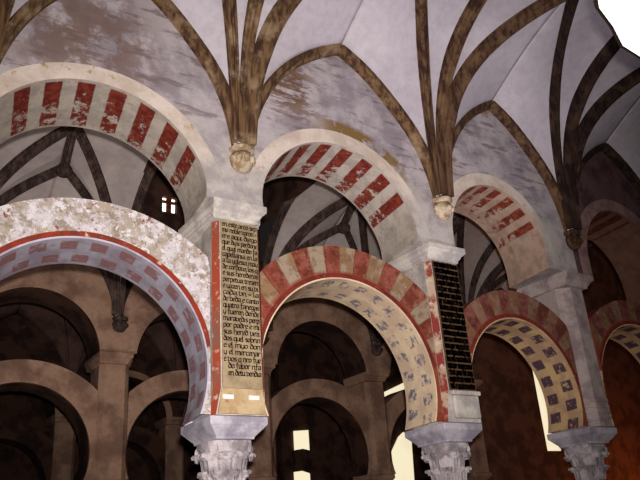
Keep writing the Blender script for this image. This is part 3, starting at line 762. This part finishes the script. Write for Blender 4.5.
# ---------------------------------------------------------------- inscriptions (broad nib lettering)
G = {
 'a': (.62, [((0, .62), (.12, .95), (.45, .9), (.45, .08), (.55, 0)), ((.45, .55), (0, .4), (0, .12), (.18, 0), (.45, .15))]),
 'b': (.62, [((0, 1.6), (0, .08), (.28, 0), (.45, .15), (.45, .8), (.25, .98), (0, .85))]),
 'c': (.5, [((.42, .88), (.22, .98), (0, .8), (0, .15), (.2, 0), (.42, .12))]),
 'd': (.62, [((.0, 1.5), (.45, 1.0), (.45, .12), (.25, 0), (0, .15), (0, .8), (.2, .98), (.45, .85))]),
 'e': (.5, [((0, .45), (.42, .62), (.4, .88), (.2, .98), (0, .8), (0, .15), (.2, 0), (.42, .12))]),
 'f': (.45, [((.4, 1.55), (.12, 1.55), (.08, 1.3), (.08, -.2)), ((-.05, .95), (.35, .95))]),
 'g': (.62, [((.45, .9), (.22, .98), (0, .8), (0, .2), (.2, .05), (.45, .2)), ((.45, .98), (.45, -.25), (.2, -.42), (-.02, -.3))]),
 'h': (.62, [((0, 1.6), (0, 0)), ((0, .85), (.25, .98), (.45, .8), (.45, .05), (.3, -.2))]),
 'i': (.3, [((0, .95), (0, .08), (.1, 0))]),
 'l': (.3, [((0, 1.6), (0, .08), (.1, 0))]),
 'm': (.95, [((0, .95), (0, 0)), ((0, .85), (.2, .98), (.38, .85), (.38, 0)), ((.38, .85), (.58, .98), (.76, .85), (.76, .05), (.86, 0))]),
 'n': (.62, [((0, .95), (0, 0)), ((0, .85), (.25, .98), (.45, .82), (.45, .05), (.55, 0))]),
 'o': (.6, [((0, .8), (0, .15), (.22, 0), (.44, .18), (.44, .82), (.22, .98), (0, .8))]),
 'p': (.62, [((0, .98), (0, -.5)), ((0, .85), (.25, .98), (.45, .82), (.45, .18), (.25, 0), (0, .12))]),
 'q': (.62, [((.45, .85), (.22, .98), (0, .8), (0, .15), (.2, 0), (.45, .15)), ((.45, .98), (.45, -.5))]),
 'r': (.48, [((0, .95), (0, 0)), ((0, .8), (.2, .98), (.38, .88))]),
 's': (.5, [((.4, .88), (.2, .98), (.02, .8), (.08, .58), (.36, .42), (.4, .18), (.2, 0), (0, .12))]),
 't': (.42, [((.05, 1.2), (.05, .12), (.2, 0), (.35, .1)), ((-.08, .92), (.32, .92))]),
 'u': (.62, [((0, .95), (0, .12), (.2, 0), (.45, .18)), ((.45, .95), (.45, .05), (.55, 0))]),
 'v': (.62, [((-.05, 1.15), (0, .9), (0, .12), (.22, 0), (.45, .2), (.45, .8), (.28, .98))]),
 'y': (.62, [((0, .95), (0, .15), (.22, 0), (.45, .2)), ((.45, .95), (.45, .0), (.2, -.42))]),
 'x': (.5, [((0, .95), (.4, 0)), ((.4, .95), (0, .05))]),
 'z': (.5, [((0, .92), (.4, .92), (.05, .1), (.42, .05))]),
 '=': (.5, [((0, .35), (.35, .4)), ((0, .65), (.35, .7))]),
 ' ': (.34, []),
}
def lettering(lines, x0, x1, ztop, zbot, y, weight, parent, mat, ragged=(), xh=.54):
    """pen strokes as small raised shapes; one mesh"""
    mb = MB(); nL = len(lines); pitch = (ztop-zbot)/nL
    for li, line in enumerate(lines):
        base = ztop-pitch*(li+.82); H = pitch*xh
        wid = sum(G[c][0] for c in line)
        xa = x0+(.12*(x1-x0) if li in ragged else 0)
        sx = (x1-xa)/wid; cx_ = xa
        nb = (.10*weight*H*1.15, .085*weight*H*1.1)
        for ch in line:
            adv, st = G[ch]
            for s in st:
                for a, b in zip(s[:-1], s[1:]):
                    A = (cx_+(a[0]+.06)*sx, base+a[1]*H); B = (cx_+(b[0]+.06)*sx, base+b[1]*H)
                    q = [(A[0]-nb[0], A[1]-nb[1]), (A[0]+nb[0], A[1]+nb[1]), (B[0]-nb[0], B[1]-nb[1]), (B[0]+nb[0], B[1]+nb[1]),
                         (A[0]-nb[0], A[1]+nb[1]*.3), (B[0]+nb[0], B[1]-nb[1]*.3)]
                    # convex hull
                    P = sorted(set((round(u, 6), round(v, 6)) for u, v in q))
                    def half(P):
                        h = []
                        for p in P:
                            while len(h) > 1 and (h[-1][0]-h[-2][0])*(p[1]-h[-2][1])-(h[-1][1]-h[-2][1])*(p[0]-h[-2][0]) <= 0: h.pop()
                            h.append(p)
                        return h[:-1]
                    hull = half(P)+half(P[::-1])
                    hull = [(min(max(u, x0), x1), v) for u, v in hull]
                    mb.face([(u, y, v) for u, v in hull])
            cx_ += adv*sx
    o = mb.build('lettering', mat, parent, weld=0, fixn=False, origin=tuple(parent.location) if parent.parent is None else None)
    return o
T1 = ['en este arco sep', 'mo noble varon =', 'ere aqui diego', 'que dios perdone', 'el qual mando fa', 'capellania en la', 'a la yglesia may', 'de cordova los q',
      'e sus herederos', 'perpetua trezen', 'e yazen en su vi', 'cada vn = la', 'de beda e canto', 'quatro fanegas', 'y fueren dende', 'maravedis perp', 'por padre e mi', 'sus hered vezi',
      'dos quel sobrin', 'e el myo don', 'y el mercenar', 'e vos q nro fue', 'do favor rifa', 'en detu vendia']
T2 = ['en el nombre de dios mi', 'padre todopoderoso qui', 'e de la virgen santa ma', 'el onrado cavallero don', 'fizo fazer esta capilla', 'mando poner aqui cantar',
      'por su anima e de sus', 'difuntos cada vn anno', 'para siempre e dexo pa', 'ra ello la heredad quel', 'tenia en la campinna de', 'cordova con sus casas e', 'tierras e olivares e mo',
      'linos que son en el ter', 'mino desta cibdad e mas', 'dos mill maravedis de', 'renta por siempre iamas', 'e fino anno del nasci', 'miento de nro sennor de', 'mill e quatrocientos']
def panel(pr, x, zt, zb, ground, lines, weight, inkm, ragged=(), hwd=.232):
    mb = MB(); mb.box(x-hwd, x+hwd, -.02, -.001, zb, zt); pn = mb.build('inscription_panel', ground, pr)
    o = lettering(lines, x-hwd+.012, x+hwd-.008, zt-.005, zb+(.12 if weight < 1.5 else .01), -.022, weight, pn, inkm, ragged, .54 if weight < 1.7 else .62)
    return pn
def fix(o, par):      # lettering vertices are in world space: keep them so under the panel
    pass
p1 = panel(piers[1], 0, 5.0, 3.09, ochre, T1, 1.35, ink, ragged=(22, 23))
p2 = panel(piers[2], 3.2, 5.0, 3.215, ochre_dark, T2, 2.0, ink2)
for pn in (p1, p2):
    for ch in pn.children: ch.location = (0, 0, 0)
# foot of the ochre pier: beige block with two white labels
mb = MB(); mb.prism([(-.275, .0, 2.83), (.275, .0, 2.83), (.275, .03, 2.83), (-.275, .03, 2.83)], [(-.24, -.012, 3.085), (.24, -.012, 3.085), (.24, 0.0, 3.085), (-.24, 0.0, 3.085)])
mb.build('foot_block', ochre2, piers[1])
for xa in (-.23, .07):
    mb = MB(); mb.box(xa, xa+.12, -.02, -.008, 2.975, 3.02); mb.build('paper_label', paper, piers[1])
# foot of the dark inscription pier: raised white stone block with a lip
mb = MB(); mb.box(3.2-.215, 3.2+.225, -.06, -.001, 2.86, 3.15); mb.build('stone_block', whitestone, piers[2], bevel=.02)
mb = MB(); mb.box(3.2-.235, 3.2+.25, -.08, -.001, 3.15, 3.205); mb.build('block_lip', whitestone, piers[2], bevel=.01)
